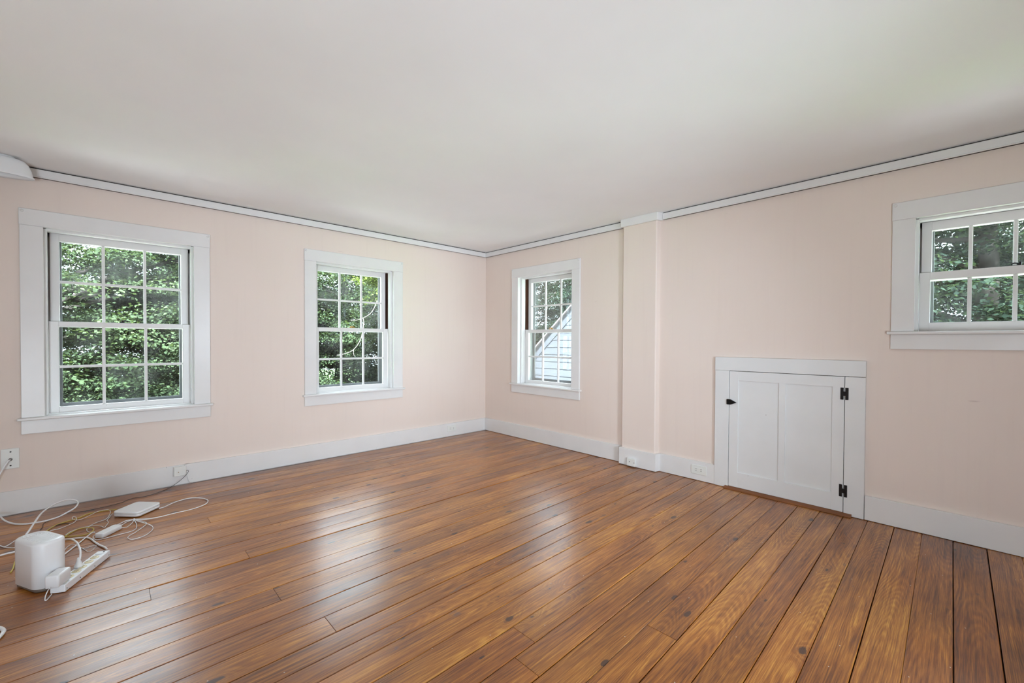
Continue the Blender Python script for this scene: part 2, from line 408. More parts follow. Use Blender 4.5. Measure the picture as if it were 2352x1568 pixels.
# ---- picture rail strip at the ceiling with a dark strip painting the gap's shade
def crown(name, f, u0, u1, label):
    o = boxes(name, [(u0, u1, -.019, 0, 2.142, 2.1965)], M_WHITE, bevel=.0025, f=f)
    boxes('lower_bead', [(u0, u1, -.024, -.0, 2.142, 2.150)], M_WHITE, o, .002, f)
    boxes('gap_shade_strip', [(u0, u1, -.004, -.0005, 2.1965, 2.2049)], M_GAP, o, 0, f)
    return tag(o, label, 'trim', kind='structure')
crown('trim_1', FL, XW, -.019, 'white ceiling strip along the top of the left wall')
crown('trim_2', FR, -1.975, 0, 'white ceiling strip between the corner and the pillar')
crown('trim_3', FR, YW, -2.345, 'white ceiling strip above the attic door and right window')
tp = prism('trim_4', [(0, -2.347), (-.066, -2.330), (-.071, -2.322), (-.071, -1.972), (-.066, -1.966), (0, -1.966)], lambda a, b, d: (a, b, d), 2.137, 2.2045, M_WHITE, bevel=.002)
tag(tp, 'white ceiling strip wrapped around the top of the pillar', 'trim', kind='structure')

# ---- baseboards
bl = boxes('baseboard_left', [(XW, -2.985, -.012, 0, 0, .150)], M_WHITE, bevel=.002, f=FL)
tag(bl, 'white baseboard along the left wall with a rounded step by the phone box', 'baseboard', kind='structure')
prism('board', [(-2.972, .002), (-.022, .002), (-.022, .150), (-3.02, .150), (-3.02, .10), (-3.001, .052), (-2.996, .02), (-2.987, .008)], lambda a, b, d: (a, d, b), -.021, 0, M_WHITE, bl, .002)
br = boxes('baseboard_right', [(-1.968, 0, -.02, 0, .002, .152)], M_WHITE, bevel=.002, f=FR)
boxes('board', [(-2.797, -2.335, -.02, 0, .002, .152)], M_WHITE, br, .002, FR)
boxes('board', [(YW, -3.707, -.02, 0, .002, .152)], M_WHITE, br, .002, FR)
tag(br, 'white baseboards along the right wall on both sides of pillar and door', 'baseboard', kind='structure')
bp = prism('baseboard_pillar', [(-.0, -2.346), (-.071, -2.330), (-.071, -1.970), (-.0, -1.970)], lambda a, b, d: (a, b, d), .003, .152, M_WHITE, bevel=.002)
tag(bp, 'white baseboard wrapped around the foot of the pillar', 'baseboard', kind='structure')
for nm, b, lb in (('baseboard_back', (XW+.02, -.02, YW, YW+.02, 0, .15), 'white baseboard along the wall behind the viewer'), ('baseboard_near', (XW, XW+.02, YW, -.02, 0, .15), 'white baseboard along the wall beyond the left edge')):
    tag(box(nm, b, M_WHITE, bevel=.002), lb, 'baseboard', kind='structure')

# ---- the floor: every board a piece of its own
fl = box('floor', (XW, .0, YW, .0, -.12, -.021), M_SUB)
tag(fl, 'varnished wide pine board floor, amber brown with dark gaps', 'floor', kind='structure')
SE = [(0.0, 0, 0), (-.03, 0, 1), (-.155, 0, 1), (-.28, 0, 1), (-.40, 0, 1.3), (-.52, .001, 1), (-.645, .002, 1.2), (-.765, .003, 1), (-.88, .003, 1), (-.985, .0035, 2.2), (-1.13, .004, 1),
      (-1.262, .004, 1.8), (-1.385, .006, .9), (-1.505, .010, 1.2), (-1.630, .003, 2.8), (-1.742, .005, 2.0), (-1.868, .006, 1), (-1.985, .010, 1.6), (-2.100, .014, 1.2), (-2.205, .017, 2.8), (-2.335, .0145, 1.2),
      (-2.450, .0175, 3.4), (-2.560, .015, 1.0), (-2.655, .0155, 3.4), (-2.765, .020, 1.0), (-2.882, .0225, 3.2), (-3.002, .0225, 2.2), (-3.120, .0225, 3.4), (-3.240, .024, 1.2), (-3.360, .0245, 3.8), (-3.484, .0225, 1.6),
      (-3.606, .021, 3.6), (-3.723, .0225, 2.2), (-3.848, .0205, 4.2), (-3.970, .019, 1.6), (-4.095, .016, 3.8), (-4.223, .0098, 4.4), (-4.345, .01, 2), (-4.467, .009, 3), (-4.59, .008, 2), (-4.71, .006, 3),
      (-4.83, .005, 2), (-4.95, .004, 2), (-5.07, .003, 3), (-5.19, .002, 2), (-5.31, 0, 2), (-5.43, 0, 2), (-5.6, 0, 0)]
JOINT = {14: [-3.324], 13: [-2.931], 17: [-2.922], 20: [-2.829], 25: [-2.320], 26: [-2.4265], 28: [-1.928], 5: [-1.6], 8: [-3.0], 33: [-4.2], 38: [-2.9]}
XR = {}
for i in range(len(SE)-1):
    (ya, ma, ga), (yb, mb, gb) = SE[i], SE[i+1]; ga *= .00042; gb *= .00042
    cuts = [0.0-.0005]+JOINT.get(i, [])+[XW+.0005]
    for xa, xb in zip(cuts, cuts[1:]):
        xa -= .0009; xb += .0009
        dz = random.uniform(-.0012, .0004) if i not in (14,) else (-.0002 if xa < -3 else -.003)
        top = 0.0+dz
        cx, cy = (xa+xb)/2, (ya+yb)/2+(ma+mb)/2*(xa+xb)/2
        if abs(cy) < .016: continue
        bm = bmesh.new(); k = 12; sl = []
        for j in range(k+1):
            x = xa+(xb-xa)*j/k; w = lambda: random.uniform(-.0006, .0006)
            y1 = min(ya+ma*x-ga+w(), -.0005); y0 = max(yb+mb*x+gb+w(), YW)
            t = (y1-y0)
            prof = [(y1, -.02), (y1, top-.0018), (y1-.0022, top), ((y0+y1)/2, top+.0003), (y0+.0022, top), (y0, top-.0018), (y0, -.02)]
            sl.append([bm.verts.new((x-cx, y-cy, z)) for y, z in prof])
        for a, b in zip(sl, sl[1:]):
            for q in range(6): bm.faces.new((a[q], a[q+1], b[q+1], b[q]))
        bm.faces.new(sl[0]); bm.faces.new(sl[-1])
        o = finish(bm, 'floorboard', M_FLOOR, fl); o.location = (cx, cy, 0)

# ================================================================= WINDOWS
def lock(parent, f, u, d, z, mat):
    o = prism('sash_lock', [(-.034, -.009), (.034, -.009), (.034, .009), (-.034, .009)], lambda a, b, t: f(u+a, d+b, z+t), 0, .004, mat, parent, .001)
    bm = bmesh.new()
    tube_into(bm, [f(u-.012, d, z+.003), f(u-.012, d, z+.012)], .009, 10)
    tube_into(bm, catmull([f(u-.012, d-.004, z+.012), f(u-.004, d-.008, z+.013), f(u+.006, d-.010, z+.014), f(u+.018, d-.009, z+.009)], 3), .0038, 7)
    tube_into(bm, [f(u-.016, d-.006, z+.008), f(u-.016, d-.006, z+.018)], .0055, 8)
    me = bpy.data.meshes.new('tmp'); bmesh.ops.recalc_face_normals(bm, faces=bm.faces); 
    bm2 = bmesh.new(); bm2.from_mesh(o.data); bm.to_mesh(me); bm2.from_mesh(me); bm2.to_mesh(o.data); bm.free(); bm2.free(); bpy.data.meshes.remove(me)
    return o
def sash(parent, f, u0, u1, z0, z1, d, rails, cols, rows, side, glassm, sl, sr):
    """u0,u1 outer; rails=(bottom top-edge, top bottom-edge); side stile widths"""
    g0, g1 = u0+sl, u1-sr; zb, zt = rails; T = .035
    bs = [(u0, g0, d, d+T, z0, z1), (g1, u1, d, d+T, z0, z1), (g0-.001, g1+.001, d, d+T, z0, zb), (g0-.001, g1+.001, d, d+T, zt, z1)]
    o = boxes('sash', bs, M_WHITE, parent, .0018, f)
    mw = .018; ms = []
    cu = [g0+(g1-g0+mw)*i/cols for i in range(cols+1)]; cz = [zb+(zt-zb+mw)*i/rows for i in range(rows+1)]
    for i in range(1, cols): ms.append((cu[i]-mw, cu[i], d+.004, d+.026, zb-.001, zt+.001))
    for j in range(1, rows): ms.append((g0-.001, g1+.001, d+.0045, d+.0255, cz[j]-mw, cz[j]))
    boxes('muntin_bars', ms, M_WHITE, o, .004, f)
    for i in range(cols):
        for j in range(rows):
            a, b = cu[i]-.002, cu[i+1]-mw+.002; c, e = cz[j]-.002, cz[j+1]-mw+.002
            box('pane', (a, b, d+.0135, d+.0165, c, e), glassm, o, 0, f)
    return o
def window(k, f, label, lockm, glassm, cols, rows, zz, s):
    """s=+1 when the wall's u axis runs away from the viewer's left"""
    u0, u1 = OPEN[k]; z0, z1 = Z0[k], ZT[k]; zlb, zm0, zm1, zub, zut = zz
    w = empty('window_%d' % k, f((u0+u1)/2, 0, z0)); tag(w, label, 'window', kind='structure')
    inv = w.location.copy()
    F = lambda u, d, z: tuple(Vector(f(u, d, z))-inv)
    # casing boards, stool, apron
    box('casing_board', (u0-.103, u0, -.02, 0, z0, z1), M_WHITE, w, .0025, F)
    box('casing_board', (u1, u1+.103, -.02, 0, z0, z1), M_WHITE, w, .0025, F)
    box('casing_board', (u0-.105, u1+.105, -.021, 0, z1, z1+.105), M_WHITE, w, .0025, F)
    box('stool', (u0-.12, u1+.12, -.044, .092, z0-.018, z0), M_WHITE, w, .006, F, 3)
    box('apron', (u0-.104, u1+.104, -.018, 0, z0-.105, z0-.018), M_WHITE, w, .002, F)
    # jamb boards line the opening, stop beads hold the sash
    jb = boxes('jamb', [(u0-.02, u0-.004, 0, .2, z0-.02, z1+.02), (u1+.004, u1+.02, 0, .2, z0-.02, z1+.02), (u0-.01, u1+.01, 0, .2, z1+.003, z1+.02)], M_WHITE, w, 0, F)
    boxes('stop_bead', [(u0-.004, u0+.012, .032, .091, z0, z1), (u1-.012, u1+.004, .032, .091, z0, z1), (u0+.010, u1-.010, .032, .091, z1-.012, z1+.004)], M_WHITE, w, .002, F)
    boxes('bare_channel', [(u0-.004, u0-.001, .0915, .175, zm1+.002, z1-.002), (u1+.001, u1+.004, .0915, .175, zm1+.002, z1-.002)], M_BARE, w, 0, F)
    boxes('outer_sill', [(u0-.02, u1+.02, .09, .26, z0-.045, z0-.006)], M_WHITE, w, .003, F)
    boxes('blind_stop', [(u0-.004, u0+.03, .172, .184, z0-.006, z1), (u1-.03, u1+.004, .172, .184, z0-.006, z1), (u0, u1, .172, .184, z1-.03, z1+.004)], M_WHITE, w, 0, F)
    boxes('storm_frame', [(u0-.004, u0+.072, .186, .2, z0-.006, z1), (u1-.072, u1+.004, .186, .2, z0-.006, z1), (u0+.07, u1-.07, .187, .199, z0-.006, z0+.058), (u0+.07, u1-.07, .187, .199, z1-.055, z1)], M_STORM, w, .0015, F)
    for uu_ in (u0-.09, u1+.09):
        c = F(uu_, -.021, z1+.088)
        ax = (lambda p, c=c: (c[0]+p[0], c[1]-p[2], c[2]+p[1])) if f is FL else (lambda p, c=c: (c[0]-p[2], c[1]+p[0], c[2]+p[1]))
        lathe('curtain_peg', [(.0001, -.001), (.008, -.001), (.0085, .003), (.006, .006), (.0001, .0065)], M_WHITE, w, 12, f=lambda x, y, z, ax=ax: ax((x, y, z)))
    sash(w, F, u0+.013, u1-.013, z0+.002, zm1, .092, (zlb, zm0), cols, rows, 0, glassm, .047, .047)
    ls = w.children[-1]
    for ch in w.children:
        if ch.name.startswith('sash'): ls = ch
    us = sash(w, F, u0+.018, u1-.018, zm0-.002, z1-.005, .135, (zub, zut), cols, rows, 0, glassm, .045, .045)
    lock(ls, F, (u0+u1)/2, .112, zm1, lockm)
    return w
zz1 = (.647, 1.192, 1.226, 1.222, 1.775)
window(1, FL, 'large white double-hung window nearest the left edge with black lock', M_BLACK, M_GLASS, 3, 2, (.647, 1.192, 1.2265, 1.222, 1.775), 1)
window(2, FL, 'white double-hung window nearer the corner on the left wall', M_BRASS, M_GLASS, 3, 2, (.655, 1.196, 1.231, 1.226, 1.775), 1)
window(3, FR, 'white double-hung window beside the pillar looking onto a shingled gable', M_BRASS, M_GLASSD, 3, 2, (.662, 1.204, 1.239, 1.234, 1.781), 1)
window(4, FR, 'short wide white window above the attic door side, cut by the right edge', M_BLACK, M_GLASSD, 4, 1, (1.228, 1.481, 1.526, 1.522, 1.780), 1)

# ================================================================= ATTIC DOOR
dr = empty('door_1', (0, (DY0+DY1)/2, 0)); tag(dr, 'small low white panelled attic door with black hinges', 'door', kind='structure')
dc = dr.location.copy(); FD = lambda u, d, z: tuple(Vector((d, u, z))-dc)
box('casing_board', (-2.897, -2.795, -.024, 0, .002, .8915), M_DOORP, dr, .0015, FD)
box('casing_board', (-3.7045, -3.602, -.024, 0, .002, .8895), M_DOORP, dr, .0015, FD)
box('casing_board', (-3.7055, -2.7935, -.0245, 0, .8925, .993), M_DOORP, dr, .0015, FD)
boxes('jamb', [(-3.62, -3.602, 0, .12, 0, .892), (-2.897, -2.88, 0, .12, 0, .892), (-3.62, -2.88, 0, .12, .892, .905), (-3.62, -2.88, .04, .05, .0, .9)], M_GAP, dr, 0, FD)
lf = boxes('door_leaf', [(-2.963, -2.900, -.022, .006, .018, .889), (-3.5985, -3.535, -.022, .006, .018, .889), (-3.27, -3.229, -.022, .006, .129, .822),
                         (-3.536, -2.962, -.022, .006, .820, .889), (-3.536, -2.962, -.022, .006, .018, .130)], M_DOORP, dr, .0012, FD)
box('panel', (-3.231, -2.961, -.013, .002, .128, .823), M_DOORP, lf, 0, FD)
box('panel', (-3.537, -3.268, -.013, .002, .128, .822), M_DOORP, lf, 0, FD)
boxes('frame_line', [(-2.964, -2.9625, -.0225, -.02, .018, .128)], M_DOORP, lf, 0, FD)
bm = bmesh.new()
prof = [(-2.884, .676), (-2.884, .636), (-2.912, .636), (-2.956, .654), (-2.912, .676)]
la = prism('latch', prof, lambda a, b, d: FD(a, d, b), -.036, -.024, M_BLACK, dr, .003)
tag(la, 'black pointed iron latch')
for hz in ((.742, .819), (.118, .196)):
    z0_, z1_ = hz; zc = (z0_+z1_)/2
    boxes('hinge', [(-3.595, -3.579, -.0275, -.0225, z0_, z1_), (-3.6205, -3.6045, -.0275, -.0225, z0_, z1_), (-3.606, -3.593, -.0295, -.0225, zc-.014, zc+.014)], M_BLACK, dr, .001, FD)
th = prism('threshold', [(-.058, .001), (-.050, .010), (-.024, .017), (.04, .017), (.04, .001)], lambda a, b, d: FD(d, a, b), -3.645, -2.875, M_SILL, dr, .001)
tag(th, 'stained wooden threshold strip')

# ================================================================= WALL PLATES AND BOXES
def outlet(f, u, z, d, label, cat='outlet', w=.122, h=.072):
    o = empty('wall_outlet', f(u, -d, z)); tag(o, label, cat); c = o.location.copy()
    F = lambda a, b, e: tuple(Vector(f(u+a, -d-b, z+e))-c)
    box('cover_plate', (-w/2, w/2, 0, .006, -h/2, h/2), M_PLATE, o, .0022, F, 2)
    box('receptacle', (-.034, .034, .006, .008, -.0165, .0165), M_PLATE, o, .001, F)
    for s in (-1, 1):
        for t in (-1, 1): box('slot', (s*.020-.0045, s*.020+.0045, .0079, .0084, t*.0065-.0014, t*.0065+.0014), M_SLOT, o, 0, F)
    return o
outlet(FR, -2.676, .087, .0201, 'white double outlet set sideways in the baseboard beside the attic door')
outlet(FL, -.527, .091, .0211, 'white double outlet set sideways in the left baseboard near the corner')
# coax wall plate
cp = empty('cable_plate', (-3.894, -.0005, .354)); tag(cp, 'white wall plate with a cable plugged in, left of the large window', 'wall plate')
box('plate', (-.039, .039, -.006, 0, -.0635, .0635), M_PLATE, cp, .0025, seg=2)
for sz in (-.043, .043):
    lathe('screw', [(.0001, 0), (.0042, 0), (.0042, .0015), (.0001, .0018)], M_SLOT, cp, 10, f=lambda x, y, z, sz=sz: (x+.002, -.0058-z, y+sz))
lathe('connector', [(.0085, 0), (.0085, .006), (.0055, .006), (.0055, .02), (.0001, .02)], M_METAL, cp, 10, f=lambda x, y, z: (x+.002, -.006-z, y-.004))
# phone boxes
pb = empty('phone_box', (-3.0475, -.0125, .108)); tag(pb, 'small white phone box on the left baseboard with a thin black cord', 'phone box')
box('housing', (-.037, .037, -.030, 0, -.034, .036), M_PLATE, pb, .003, seg=2)
lathe('screw', [(.0001, 0), (.0032, 0), (.0001, .001)], M_BRASS, pb, 8, f=lambda x, y, z: (x-.010, -.030-z, y-.004))
pb2 = empty('phone_box', (-.0715, -2.108, .043)); tag(pb2, 'small white phone box at the foot of the pillar', 'phone box')
box('housing', (-.024, 0, -.041, .041, -.034, .034), M_PLATE, pb2, .003, seg=2)
for q in ((-.0246, -.0238, .010, .016, .0, .008), (-.0246, -.0238, -.034, -.030, -.004, .006)): box('slot', q, M_SLOT, pb2)
t = tube('cord', [(-.012, .04, -.012), (-.012, .06, -.022), (-.008, .10, -.030), (-.004, .132, -.034)], .0018, M_CORD, pb2, floor=False)

# ================================================================= CEILING LIGHT (its right edge shows)
cl = empty('ceiling_light', (-3.949, -.15, 2.2045)); cl.scale = (1.2, .42, 1.0); tag(cl, 'oblong white shade of a ceiling light at the left edge by the wall', 'ceiling light')
lathe('pan', [(.0001, -.0005), (.085, -.0005), (.088, -.012), (.0001, -.014)], M_OPAL, cl, 40, cap=False)
lathe('shade', [(.108, -.012), (.122, -.020), (.134, -.040), (.143, -.070), (.147, -.098), (.155, -.114), (.152, -.117), (.142, -.100), (.137, -.070), (.128, -.042), (.116, -.024), (.106, -.016), (.108, -.012)], M_OPAL, cl, 56)
lathe('bulb', [(.0001, -.03), (.016, -.03), (.016, -.05), (.03, -.075), (.022, -.098), (.0001, -.106)], M_OPAL, cl, 16)
lathe('neck', [(.06, -.013), (.107, -.0135), (.107, -.016), (.06, -.016), (.06, -.013)], M_METAL, cl, 30)

# ================================================================= DEVICES ON THE FLOOR
rt = empty('wifi_router', (-3.677, -1.274, 0), .462); tag(rt, 'tall white rounded router box with ringed top standing at left', 'router')
a, b, r = .110, .205, .045
rounded_slab('base', a-.010, b-.010, r-.004, [(0.006, 0.0), (.0, .006), (0, .016), (.002, .0165)], M_TAUPE, rt, 8)
rounded_slab('body', a, b, r, [(.004, .0162), (0, .019), (0, .203), (.0012, .209), (.005, .2138), (.011, .2165), (.02, .2172)], M_DEV, rt, 10)
rings = []
bm = bmesh.new()
for i in range(12):
    R_ = .012+.0125*i; pts = []
    for k in range(72):
        t = 2*math.pi*k/72; x = R_*math.cos(t)*.9; y = .05+R_*math.sin(t)
        pts.append((x, y, .2165))
    seg = [p for p in pts]
    run = []
    def inside(p):
        X_, Y_ = abs(p[0]), abs(p[1]); ax, by, rr_ = a/2-.019, b/2-.019, r-.019
        if X_ > ax or Y_ > by: return False
        dx, dy = X_-(ax-rr_), Y_-(by-rr_)
        return not (dx > 0 and dy > 0 and dx*dx+dy*dy > rr_*rr_)
    for p in seg+seg[:1]:
        if inside(p): run.append(p)
        else:
            if len(run) > 2: tube_into(bm, run, .0021, 8)
            run = []
    if len(run) > 2: tube_into(bm, run, .0021, 8)
o = finish(bm, 'top_rings', M_DEV, rt, smooth=True)

pw = empty('power_strip', (-3.591, -1.434, 0), math.atan2(.894, .448)); tag(pw, 'long white power strip with cream outlets on the floor', 'power strip')
FS = lambda u, v, z: (u, v, z)
st = box('body', (0, .33, .002, .055, .001, .033), M_DEV, pw, .003, seg=2)
for u in (.030, .075, .123, .164, .212, .257):
    rd = lathe('socket', [(.0001, .0332), (.0165, .0332), (.0165, .0345), (.0155, .0352), (.0001, .0352)], M_CREAM, pw, 20, c=(u, .029, 0), f=lambda x, y, z, u=u: (x, y, z))
    for q in ((u-.0065, u-.005, .023, .029, .0351, .0356), (u+.005, u+.0065, .023, .029, .0351, .0356), (u-.002, u+.002, .034, .038, .0351, .0356)): box('slot', q, M_SLOT, rd)
box('switch', (.288, .304, .016, .044, .033, .037), M_DEV, pw, .0015)
lathe('reset_button', [(.0001, .033), (.0035, .033), (.0035, .0345), (.0001, .0345)], M_SLOT, pw, 10, c=(.316, .022, 0))
for u in (.012, .10, .205, .317):
    lathe('rivet', [(.0001, 0), (.0028, 0), (.0001, .0015)], M_SLOT, pw, 8, f=lambda x, y, z, u=u: (x+u, .002-z, y+.013))

ad = empty('power_adapter', (-3.591, -1.434, 0), math.atan2(.894, .448)); tag(ad, 'grey-white blocky power adapter plugged into the near end of the strip', 'adapter')
rounded_slab('body', .082, .050, .008, [(.003, .036), (0, .039), (0, .083), (.001, .086), (.004, .0885), (.008, .0893)], M_DEV, ad, 5, c=(.014, .034))
box('prong', (.027, .033, .026, .032, .033, .037), M_METAL, ad)

pg = empty('power_plug', (-3.5555, -1.267, 0), math.atan2(.894, .448)); tag(pg, 'white round plug standing in the middle outlet of the strip', 'plug')
lathe('plug_body', [(.0001, .0356), (.0165, .0356), (.0168, .042), (.0125, .050), (.0075, .064), (.0050, .078), (.0001, .079)], M_CORD, pg, 18)

ap = empty('wireless_base_station', (-3.312, -.489, 0), math.radians(44.5)); tag(ap, 'flat square white wireless base station lying near the wall', 'base station')
rounded_slab('base', .172, .166, .022, [(.004, .004), (.0005, .0055), (0, .020)], M_DEV, ap, 7)
rounded_slab('lid', .174, .168, .023, [(.002, .0205), (0, .022), (0, .031), (.001, .034), (.004, .036)], M_DEV, ap, 7)
rounded_slab('foot', .13, .12, .02, [(0, 0), (0, .004)], M_TAUPE, ap, 5)

bk = empty('power_brick', (-3.449, -.779, 0), math.atan2(.75, .66)); tag(bk, 'slim white oblong power brick beside the flat base station', 'power brick')
rounded_slab('body', .128, .050, .012, [(.003, .0004), (0, .003), (0, .022), (.001, .0245), (.003, .0258)], M_DEV, bk, 5)
box('cord_clip', (.060, .074, -.011, .011, .006, .017), M_DEV, bk, .003, seg=2)

CB = {
    'coax': [(-3.928,-0.094,0.03),(-3.909,-0.154,0.02),(-3.881,-0.2,0.008),(-3.847,-0.251,0.005),(-3.806,-0.289,0.005),(-3.769,-0.303,0.006),(-3.727,-0.32,0.01),(-3.674,-0.327,0.02),(-3.632,-0.312,0.035),(-3.6,-0.296,0.05),(-3.588,-0.248,0.062),(-3.598,-0.222,0.075),(-3.625,-0.214,0.085),(-3.656,-0.253,0.095),(-3.685,-0.312,0.1),(-3.71,-0.402,0.105),(-3.729,-0.508,0.11),(-3.743,-0.67,0.11),(-3.751,-0.789,0.11),(-3.76,-0.814,0.1)],
    'boxcord': [(-3.208,-0.542,0.012),(-3.178,-0.517,0.008),(-3.112,-0.443,0.004),(-3.034,-0.423,0.004),(-2.975,-0.478,0.004),(-2.954,-0.533,0.004),(-2.952,-0.578,0.004),(-2.978,-0.635,0.004),(-3.049,-0.674,0.004),(-3.136,-0.68,0.004),(-3.227,-0.697,0.006),(-3.284,-0.688,0.01),(-3.334,-0.66,0.012),(-3.372,-0.652,0.012),(-3.397,-0.68,0.012),(-3.412,-0.693,0.012)],
    'strandb': [(-3.227,-0.696,0.004),(-3.298,-0.701,0.012),(-3.334,-0.648,0.006),(-3.367,-0.663,0.008),(-3.393,-0.716,0.012),(-3.403,-0.727,0.012)],
    'loopcord': [(-3.334,-0.661,0.01),(-3.308,-0.701,0.008),(-3.287,-0.741,0.006),(-3.286,-0.776,0.003),(-3.33,-0.858,0.003),(-3.36,-0.898,0.003),(-3.372,-0.925,0.003),(-3.367,-0.957,0.003),(-3.347,-0.978,0.003),(-3.302,-0.962,0.003),(-3.27,-0.91,0.003),(-3.26,-0.863,0.003),(-3.264,-0.821,0.004),(-3.282,-0.783,0.009),(-3.312,-0.724,0.011),(-3.332,-0.673,0.012)],
    'dccord': [(-3.336,-0.661,0.012),(-3.33,-0.702,0.006),(-3.327,-0.749,0.003),(-3.332,-0.806,0.003),(-3.354,-0.837,0.003),(-3.424,-0.848,0.003),(-3.481,-0.856,0.003),(-3.503,-0.842,0.003),(-3.513,-0.804,0.005),(-3.509,-0.791,0.01),(-3.5,-0.8,0.012)],
    'shortc': [(-3.401,-0.748,0.01),(-3.375,-0.748,0.003),(-3.357,-0.721,0.003),(-3.343,-0.689,0.006),(-3.337,-0.67,0.012)],
    'yellow': [(-3.409,-0.358,0.006),(-3.44,-0.34,0.004),(-3.487,-0.321,0.003),(-3.521,-0.322,0.003),(-3.546,-0.326,0.003),(-3.572,-0.36,0.003),(-3.597,-0.382,0.003),(-3.629,-0.393,0.003),(-3.669,-0.419,0.003),(-3.686,-0.446,0.003),(-3.699,-0.471,0.003),(-3.713,-0.52,0.003)],
    'yloop': [(-3.636,-0.699,0.003),(-3.625,-0.67,0.003),(-3.6,-0.622,0.003),(-3.57,-0.595,0.005),(-3.532,-0.615,0.006),(-3.514,-0.648,0.006),(-3.513,-0.674,0.004),(-3.527,-0.707,0.003),(-3.557,-0.722,0.003),(-3.597,-0.699,0.003),(-3.623,-0.68,0.003),(-3.638,-0.68,0.003)],
    'yend': [(-3.784,-0.845,0.003),(-3.789,-0.9,0.003),(-3.788,-0.952,0.003),(-3.787,-1.001,0.003),(-3.79,-1.039,0.004)],
    'thinA': [(-3.426,-0.443,0.01),(-3.434,-0.447,0.006),(-3.452,-0.523,0.003),(-3.455,-0.543,0.003),(-3.449,-0.581,0.003),(-3.459,-0.637,0.003),(-3.467,-0.665,0.003),(-3.481,-0.633,0.005),(-3.505,-0.594,0.003),(-3.529,-0.582,0.003),(-3.571,-0.585,0.003),(-3.606,-0.607,0.003),(-3.626,-0.651,0.003)],
    'thinB': [(-3.694,-0.511,0.003),(-3.677,-0.51,0.003),(-3.655,-0.507,0.003),(-3.625,-0.479,0.003),(-3.598,-0.442,0.003),(-3.591,-0.394,0.003),(-3.595,-0.347,0.004),(-3.606,-0.333,0.006),(-3.611,-0.354,0.006),(-3.604,-0.384,0.003),(-3.584,-0.41,0.003),(-3.558,-0.399,0.003),(-3.523,-0.347,0.003),(-3.496,-0.322,0.006),(-3.468,-0.321,0.007),(-3.447,-0.324,0.004),(-3.438,-0.377,0.003),(-3.45,-0.478,0.003),(-3.468,-0.517,0.003),(-3.508,-0.545,0.003),(-3.535,-0.591,0.003),(-3.541,-0.636,0.003),(-3.535,-0.677,0.003),(-3.521,-0.699,0.003)],
    'stripcord': [(-3.457,-1.063,0.012),(-3.467,-1.009,0.008),(-3.489,-0.942,0.005),(-3.507,-0.877,0.005),(-3.52,-0.824,0.005),(-3.539,-0.78,0.005),(-3.574,-0.756,0.005),(-3.625,-0.736,0.005),(-3.682,-0.714,0.005),(-3.742,-0.728,0.005),(-3.804,-0.754,0.005),(-3.83,-0.755,0.005),(-3.853,-0.763,0.005),(-3.87,-0.77,0.005)],
    'plugcord': [(-3.551,-1.267,0.068),(-3.55,-1.265,0.08),(-3.55,-1.231,0.092),(-3.555,-1.189,0.1),(-3.567,-1.107,0.1),(-3.588,-1.015,0.09),(-3.616,-0.931,0.07),(-3.643,-0.865,0.05)],
    'accord': [(-3.506,-0.741,0.012),(-3.518,-0.732,0.01),(-3.545,-0.782,0.004),(-3.571,-0.851,0.004),(-3.616,-0.962,0.004),(-3.631,-0.99,0.004)],
    'curlA': [(-3.619,-0.903,0.002),(-3.613,-0.864,0.002),(-3.601,-0.836,0.002),(-3.586,-0.839,0.002),(-3.57,-0.881,0.002),(-3.553,-0.927,0.002),(-3.539,-0.973,0.002),(-3.528,-1.003,0.002),(-3.513,-0.994,0.002),(-3.498,-0.948,0.002)],
    'curlB': [(-3.561,-0.919,0.004),(-3.542,-0.939,0.002),(-3.523,-0.932,0.002),(-3.506,-0.931,0.004),(-3.497,-0.947,0.004)],
    'leftA': [(-3.885,-0.581,0.003),(-3.871,-0.598,0.003),(-3.852,-0.635,0.003),(-3.829,-0.666,0.003),(-3.811,-0.682,0.003),(-3.796,-0.692,0.01)],
    'leftB': [(-3.885,-0.581,0.006),(-3.872,-0.593,0.003),(-3.855,-0.629,0.004),(-3.844,-0.622,0.004),(-3.831,-0.617,0.01),(-3.809,-0.634,0.03),(-3.786,-0.671,0.05)],
    'black': [(-3.118,-0.063,0.003),(-3.177,-0.122,0.003),(-3.235,-0.16,0.003),(-3.283,-0.167,0.003),(-3.314,-0.153,0.003),(-3.359,-0.183,0.003),(-3.387,-0.215,0.003),(-3.469,-0.236,0.003),(-3.547,-0.246,0.003),(-3.575,-0.243,0.003),(-3.628,-0.22,0.003),(-3.669,-0.236,0.003),(-3.703,-0.296,0.003),(-3.73,-0.342,0.003),(-3.73,-0.405,0.003),(-3.737,-0.46,0.003)],
    'black2': [(-3.697,-0.465,0.002),(-3.69,-0.45,0.002),(-3.675,-0.429,0.002),(-3.659,-0.422,0.002),(-3.638,-0.428,0.002),(-3.619,-0.449,0.003)],
    'adcord': [(-3.637,-1.455,0.045),(-3.643,-1.433,0.03),(-3.65,-1.43,0.012),(-3.652,-1.445,0.003),(-3.65,-1.468,0.003),(-3.644,-1.463,0.003),(-3.638,-1.437,0.003),(-3.634,-1.423,0.004)],
}
def cable(key, r, mat, label, extra=None, n=8, grp=None):
    pts = CB[key]; c = Vector((pts[0][0], pts[0][1], 0)); o = empty('cable', c)
    tube('cord', [tuple(Vector(p)-c) for p in pts], r, mat, o)
    tag(o, label, 'cable', grp); return o
cable('coax', .0045, M_CORD, 'thick white cable rising in a tall loop behind the router')
cable('boxcord', .0028, M_CORD, 'white cord looping out right of the base station to the power brick')
cable('strandb', .0024, M_CORD, 'white cord strand bundled into the far end of the power brick')
cable('loopcord', .0020, M_CORD, 'thin white cord tied in a bow in front of the base station')
cable('dccord', .0020, M_CORD, 'thin white cord curving round the near side of the power brick')
